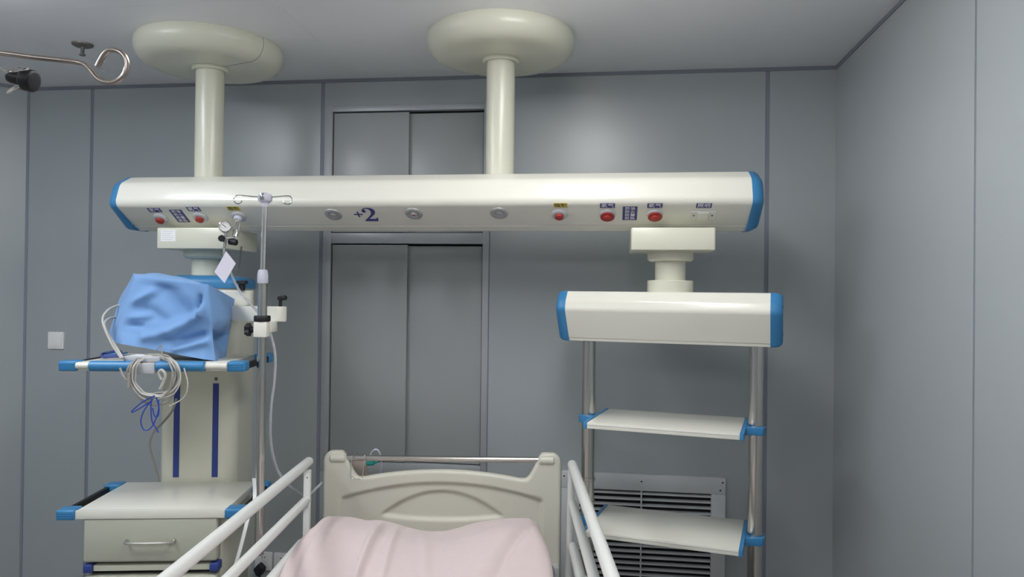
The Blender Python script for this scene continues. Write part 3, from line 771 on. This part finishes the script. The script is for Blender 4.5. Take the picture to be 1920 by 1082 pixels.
# ================================================================== BED
UC = -.262
bed = thing('hospital_bed', 'hospital bed with cream plastic headboard and white tubular side rails', 'bed', B @ Matrix.Translation((UC, 1.8, 0)))
def bmk(n, b, m_, parent=None, **k): return mk(n, b, m_, parent or bed, B, **k)
HV = 2.87; HW = .461; ZB = .42
def top_z(x):
    ax = abs(x)
    # centre arch, notch, then horn
    z_arch = .917 - .030 * (ax / .30) ** 2 if ax < .30 else .887
    def ss(a, b, t_): t_ = max(0, min(1, (t_ - a) / (b - a))); return t_ * t_ * (3 - 2 * t_)
    z = z_arch
    if ax > .30: z = .887 + .10 * ss(.318, .392, ax) ** 1.15
    if ax > .425: z = .987 - .045 * (1 - sqrt(max(0, 1 - ((ax - .425) / (HW - .425)) ** 2)))
    return z
def head_relief(x, z):
    """front surface depth relative to the frame face; negative recesses"""
    ax = abs(x); h = 0.0
    def sst(e0, e1, t_): t_ = max(0, min(1, (t_ - e0) / (e1 - e0))); return t_ * t_ * (3 - 2 * t_)
    # sunk field under the outer arch
    za = .872 - .062 * (ax / .385) ** 2
    f = sst(-.004, .014, za - z) * sst(-.004, .012, .392 - ax)
    h -= .012 * f
    # raised eye: above the lower lip and under the inner arch
    zi = .836 - .094 * (ax / .235) ** 2; zl = .722 + .016 * (ax / .235) ** 2
    if ax < .26:
        e = sst(-.006, .012, zi - z) * sst(-.006, .010, z - zl) * sst(0, .03, .25 - ax)
        h -= .011 * e
    return h
xs_ = set()
for k in range(141): xs_.add(round(-HW + 2 * HW * k / 140, 5))
for k in range(31):
    for s in (-1, 1): xs_.add(round(s * (.31 + .151 * k / 30), 5))
xs_ = sorted(x for x in xs_ if abs(x) <= HW)
nz = 84
def headboard():
    bm = bmesh.new(); TH = .038
    fg, bg = [], []
    for x in xs_:
        zt = top_z(x); cf, cb = [], []
        slope = abs(top_z(x + .002) - top_z(x - .002)) / .004; kk = 1 / sqrt(1 + slope * slope)
        for j in range(nz + 1):
            tt = j / nz; tt = 1 - (1 - tt) ** 1.25
            z = ZB + (zt - ZB) * tt
            d = min((zt - z) * kk, HW - abs(x)); r = .014
            rd = 0 if d >= r else r - sqrt(max(0, r * r - (r - d) ** 2))
            cf.append(bm.verts.new((UC + x, HV - TH / 2 + rd - head_relief(x, z) * 1.0, z)))
            cb.append(bm.verts.new((UC + x, HV + TH / 2 - rd, z)))
        fg.append(cf); bg.append(cb)
    for i in range(len(xs_) - 1):
        for j in range(nz):
            bm.faces.new((fg[i][j], fg[i + 1][j], fg[i + 1][j + 1], fg[i][j + 1]))
            bm.faces.new((bg[i][j], bg[i][j + 1], bg[i + 1][j + 1], bg[i + 1][j]))
        bm.faces.new((fg[i][nz], fg[i + 1][nz], bg[i + 1][nz], bg[i][nz]))
        bm.faces.new((fg[i][0], bg[i][0], bg[i + 1][0], fg[i + 1][0]))
    for j in range(nz):
        bm.faces.new((fg[0][j], fg[0][j + 1], bg[0][j + 1], bg[0][j])); bm.faces.new((fg[-1][j], bg[-1][j], bg[-1][j + 1], fg[-1][j + 1]))
    return bm
hd = bmk('headboard', headboard(), 'headb', smooth=60)
bmk('head_bar', rod((UC - .385, HV - .002, .958), (UC + .385, HV - .002, .958), .0115, 24), 'steel', hd)
for s in (-1, 1):
    bmk('bar_mount', rod((UC + s * .372, HV - .010, .958), (UC + s * .435, HV - .010, .958), .0175, 24, .006), 'headb', hd)
    bmk('corner_bumper', box(UC + s * .435 - .018, UC + s * .435 + .018, HV - .075, HV - .018, .52, .568, .005), 'grey', hd)
# frame under the mattress
bmk('bed_frame', box(UC - .44, UC + .44, .86, HV - .02, .40, .46, .008), 'offwhite')
bmk('bed_base', box(UC - .36, UC + .36, 1.0, 2.6, .22, .28, .008), 'grey')
for u in (UC - .3, UC + .3):
    for v in (1.2, 2.4): bmk('lift_leg', box(u - .03, u + .03, v - .03, v + .03, .28, .40), 'grey')
for u in (UC - .33, UC + .33):
    for v in (1.05, 2.55):
        c_ = bmk('caster', box(u - .02, u + .02, v - .025, v + .025, .10, .22, .004), 'grey')
        bmk('wheel', lathe([(0, -.015), (.05, -.015), (.0625, -.010), (.0625, .010), (.05, .015), (0, .015)], 28, mtx=Matrix.Translation((u, v, .0625)) @ Matrix.Rotation(pi / 2, 4, 'Y')), 'wheel', c_)
ft = bmk('footboard', prism(fillet([(UC - .46, .40), (UC + .46, .40), (UC + .46, .84), (UC + .36, .88), (UC - .36, .88), (UC - .46, .84)], .04, 6), .815, .85, 'Y', .008), 'headb')
# side rails
RU = {-1: -.750, 1: .232}
for s in (-1, 1):
    u = RU[s]; v0, v1 = 1.30, 2.735
    if s < 0:
        post = bmk('side_rail', box(u - .0125 + .004, u + .0125 + .004, v1 - .022, v1 - .002, .46, .945, .003), 'offwhite')
        bmk('post_hole', lathe([(0, .0008), (.003, .0006), (.003, 0)], 10, mtx=Matrix.Translation((u + .006, v1 - .022, .918)) @ Matrix.Rotation(pi / 2, 4, 'X')), 'cable_d', post)
    else:
        post = bmk('side_rail', tube([(u - .004, v1 - .01, .955), (u - .006, v1 - .01, .80), (u - .008, v1 - .01, .66), (u - .012, v1 - .01, .58), (u - .018, v1 - .01, .46)], .0135, 16, smoothn=6), 'offwhite')
    bmk('rail_post', box(u - .0125, u + .0125, v0 + .01, v0 + .03, .46, .945, .003), 'offwhite', post)
    bmk('rail_track', box(min(u, UC + s * .43), max(u, UC + s * .43) , v0, v1, .445, .463, .003), 'offwhite', post)
    for z, r, e in ((.968, .0175, .02), (.832, .0160, .0), (.690, .0180, -.06)):
        rb = bmk('rail_bar', rod((u, v0 - .02, z), (u, v1 + e, z), r, 24, .004), 'offwhite', post)
        bmk('bar_end', tube([(u, v1 + e, z), (u + (.008 if s < 0 else -.004), v1 + e + .012, z + .006)], .006, 10), 'cable_l', rb)
bmk('rail_bracket', prism(fillet([(.236, .66), (.262, .72), (.236, .74), (.224, .70)], .004, 3), 2.25, 2.28, 'Y', .002), 'offwhite', post)

mt_ = mk('mattress', box(UC - .435, UC + .435, .90, HV - .035, .462, .585, .03, 4), 'mattress', None, B); top(mt_, 'grey mattress on the hospital bed under the pink sheet', 'mattress')

# pink sheet over pillow
def sheet():
    bm = bmesh.new(); nw, nl = 150, 150
    # long profile (v, z-lift, weight of crest)
    def crest(q):   # q across 0..1 left to right
        a = .796 - .057 * math.exp(-((q - .535) / .19) ** 2) - .004 * sin(7 * q)
        a -= .030 * max(0, (.06 - q) / .06) ** 2 + .022 * max(0, (q - .95) / .05) ** 2
        a -= .006 * math.exp(-((q - .22) / .04) ** 2)
        return a
    g_ = []
    for j in range(nl + 1):
        tl = j / nl; row = []
        # arc parameter: back foot -> crest -> front slope -> flat -> foot end
        if tl < .14: q_ = tl / .14; v = 2.805 - .155 * q_; kz = sin(q_ * pi / 2) ** .8
        elif tl < .24: q_ = (tl - .14) / .10; v = 2.65 - .09 * q_; kz = 1.0
        elif tl < .66: q_ = (tl - .24) / .42; v = 2.56 - .46 * q_; kz = 1 - q_ * q_ * (3 - 2 * q_)
        else: q_ = (tl - .66) / .34; v = 2.10 - 1.14 * q_; kz = 0
        for i in range(nw + 1):
            w = i / nw
            # outer tenth on each side hangs down
            hang = 0.0
            if w < .07: hang = (.07 - w) / .07; q = 0.0
            elif w > .93: hang = (w - .93) / .07; q = 1.0
            else: q = (w - .07) / .86
            spread = max(0, min(1, (2.66 - v) / .32)); spread = spread * spread * (3 - 2 * spread)
            uL = -.692 - .034 * spread; uR = .104 + .034 * spread + (.045 * max(0, min(1, (2.3 - v) / .3)))
            u = uL + (uR - uL) * q
            base = .592
            z = base + (crest(q) - base) * kz
            if kz > 0 and tl >= .24: z += .012 * kz * (1 - kz) * 4
            # folds running down from the crest
            m_ = max(0, min(1, (2.66 - v) / .10)) * max(0, min(1, (v - 1.7) / .3))
            def rdg(uc, wd, amp): return amp * math.exp(-((u - uc) / wd) ** 2)
            z += m_ * (rdg(-.455 - .10 * (2.6 - v), .012, .016) + rdg(-.415 - .16 * (2.6 - v), .018, -.007) + rdg(-.395 - .02 * (2.6 - v), .012, .012) + rdg(-.59 - .08 * (2.6 - v), .022, .010)
                       + rdg(-.655 - .10 * (2.6 - v), .010, -.008) + rdg(-.30 + .15 * (2.6 - v), .020, .006) + rdg(.06 - .45 * (2.56 - v), .018, -.012) + rdg(.02 - .55 * (2.56 - v), .03, .008))
            z += .003 * noise.noise(Vector((u * 9, v * 9, 0))) + .0012 * noise.noise(Vector((u * 30, v * 22, 4)))
            if hang:
                side = -1 if w < .5 else 1
                r_ = .022; drop = hang * (z - .50)
                u += side * r_ * min(1, sqrt(hang) * 1.2) * (1 + .25 * sin(v * 26)); z -= drop
                u = max(-.729, u)
            row.append(bm.verts.new((u, v, z)))
        g_.append(row)
    for j in range(nl):
        for i in range(nw): bm.faces.new((g_[j][i], g_[j][i + 1], g_[j + 1][i + 1], g_[j + 1][i]))
    return bm
sh_ = mk('bed_sheet', sheet(), 'pink', None, B, smooth=80)
top(sh_, 'pale pink sheet spread over the pillow end of the hospital bed', 'sheet')

# ------------------------------------------------------------------ small things on the headboard bar
hk = []
for x_, v_ in ((659, HV - .015), (684, HV - .015)):
    pass
p0, p1 = pt(660, 855, HV - .015), pt(683, 855, HV - .015); zb_ = pt(670, 898, HV - .030).z
ptsk = [(p0.x, HV + .012, .955), (p0.x, HV + .010, .966), (p0.x, HV - .002, .973), (p0.x - .0005, HV - .015, .966), (p0.x - .001, HV - .022, .93), (p0.x + .000, HV - .030, zb_ + .012), (p0.x + .005, HV - .031, zb_ + .002), (p0.x + .012, HV - .032, zb_),
        (p1.x - .014, HV - .032, zb_), (p1.x - .007, HV - .031, zb_ + .002), (p1.x - .003, HV - .030, zb_ + .012), (p1.x, HV - .022, .93), (p1.x + .001, HV - .015, .966), (p1.x + .001, HV - .002, .973), (p1.x + .001, HV + .010, .966), (p1.x + .001, HV + .012, .955)]
wh = mk('wire_hanger', tube(ptsk, .0016, 8, smoothn=4), 'chrome', None, B); top(wh, 'thin steel wire hook hung over the headboard bar', 'hook')
cd = thing('hanging_card', 'small beige card hanging behind the headboard bar', 'card', B @ Matrix.Translation(pt(676, 885, HV + .05)))
c0, c1_ = pt(661, 863, HV + .05), pt(689, 890, HV + .05)
mk('card_face', box(c0.x, c1_.x, HV + .05, HV + .053, c1_.z - .03, .944, .001), 'card', cd, B)
mk('card_loop', tube([(c0.x + .02, HV + .05, .940), (c0.x + .02, HV + .03, .972), (c0.x + .02, HV - .002, .9715), (c0.x + .02, HV - .016, .962)], .0012, 6, smoothn=5), 'cable_d', cd, B)
tq = thing('tube_connector', 'teal plastic tube connector hanging behind the headboard bar', 'connector', B @ Matrix.Translation(pt(697, 870, HV + .04)))
mk('connector_body', rod(pt(687, 869, HV + .04), pt(702, 868, HV + .04), .0095, 14, .003), 'teal', tq, B)
mk('connector_tip', rod(pt(702, 868, HV + .04), pt(709, 865, HV + .04), .005, 12, .001), 'teal', tq, B)
mk('thin_tube', tube([pt(*p) for p in ((690, 866, HV + .04), (694, 855, HV + .03), (699, 846, HV + .02), (706, 843, HV + .015), (712, 850, HV + .02), (715, 866, HV + .04), (714, 888, HV + .05), (712, 925, HV + .06))], .0035, 8, smoothn=8), 'lilac', tq, B)

# ================================================================== CEILING BOLT AND FOREGROUND STAND
bl = thing('ceiling_anchor', 'small dark metal disc anchor with stem under the ceiling at left', 'ceiling anchor', Matrix.Translation((-2.187, 2.814, CEIL)))
mk('disc', lathe([(0, CEIL - .012), (.030, CEIL - .011), (.040, CEIL - .006), (.041, CEIL), (0, CEIL)], 32, -2.187, 2.814), 'anchor', bl)
mk('stem', lathe([(0, CEIL - .048), (.012, CEIL - .048), (.013, CEIL - .043), (.0075, CEIL - .041), (.0075, CEIL - .011), (0, CEIL - .011)], 16, -2.187, 2.814), 'cable_d', bl)

SU, SV2 = -.96, 1.0
sd = thing('infusion_stand', 'steel infusion stand with a looped hook arm reaching in from the left', 'infusion stand', B @ Matrix.Translation((SU, SV2, 0)))
mk('stand_pole', rod((SU, SV2, .06), (SU, SV2, 1.96), .0095, 20), 'steel', sd, B)
mk('stand_hub', lathe([(0, .05), (.03, .05), (.03, .10), (.018, .12), (0, .12)], 24, SU, SV2), 'grey', sd, B)
for k in range(5):
    an = 2 * pi * k / 5 + .3
    e_ = (SU + .24 * cos(an), SV2 + .24 * sin(an), .052)
    lg = mk('foot_leg', tube([(SU, SV2, .075), e_], .011, 10), 'steel', sd, B)
    mk('caster_wheel', lathe([(0, -.009), (.022, -.009), (.025, -.006), (.025, .006), (.022, .009), (0, .009)], 18, mtx=Matrix.Translation((e_[0], e_[1], .025)) @ Matrix.Rotation(pi / 2, 4, 'Y')), 'wheel', lg, B)
hook_px = [(-240, 66), (-120, 84), (0, 99), (60, 107), (120, 113.5), (148, 117.5), (160, 122), (172, 134), (184, 148), (200, 154.5), (218, 153), (232, 142), (238, 124), (234, 106), (222, 96), (207, 94), (196, 102), (188, 115), (183, 125)]
HPTS = [pt(x, y, 1.0 - .02 * max(0, min(1, (x - 150) / 80))) for x, y in hook_px]
HPTS[0] = Vector((SU, SV2, HPTS[1].z + .02))
mk('hook_arm', tube(HPTS, .0036, 12, smoothn=6), 'copper', sd, B)
# second, lower wire that carries the black clip
wp = [Vector((SU, SV2, 1.895)), pt(-120, 118, 1.0), pt(-40, 118, .995), pt(-8, 121, .99), pt(6, 130, .985), pt(12, 134, .985)]
mk('clip_wire', tube(wp, .0016, 8, smoothn=6), 'chrome', sd, B)
ck = thing('bulldog_clip', 'black spring clip with bright wire handles on the stand at left', 'clip', B @ Matrix.Translation(pt(40, 150, .985)))
cl = pt(15, 146, .985); cr = pt(64, 150, .985)
ca, cb = pt(14, 142, .985), pt(65, 153, .985)
cm = Matrix.Translation(ca) @ (cb - ca).to_track_quat('Z', 'Y').to_matrix().to_4x4(); cL = (cb - ca).length
mk('clip_body', lathe([(0, 0), (.005, 0), (.0075, .002), (.0088, .006), (.0095, cL * .52), (.0118, cL * .56), (.0140, cL * .60), (.0148, cL * .66), (.0148, cL * .93), (.0138, cL * .98), (.011, cL), (0, cL)], 24, mtx=cm), 'black', ck, B, smooth=50)
mk('clip_handle', tube([pt(*p) for p in ((14, 134, .972), (35, 126, .970), (48, 127, .968), (53, 129, .970), (46, 132, .972), (13, 135, .976))], .0011, 8, smoothn=5), 'chrome', ck, B)
mk('clip_handle', tube([pt(*p) for p in ((36, 160, .970), (26, 163, .970), (14, 172, .972), (16, 174, .975), (30, 166, .978), (40, 161, .978))], .0011, 8, smoothn=5), 'chrome', ck, B)
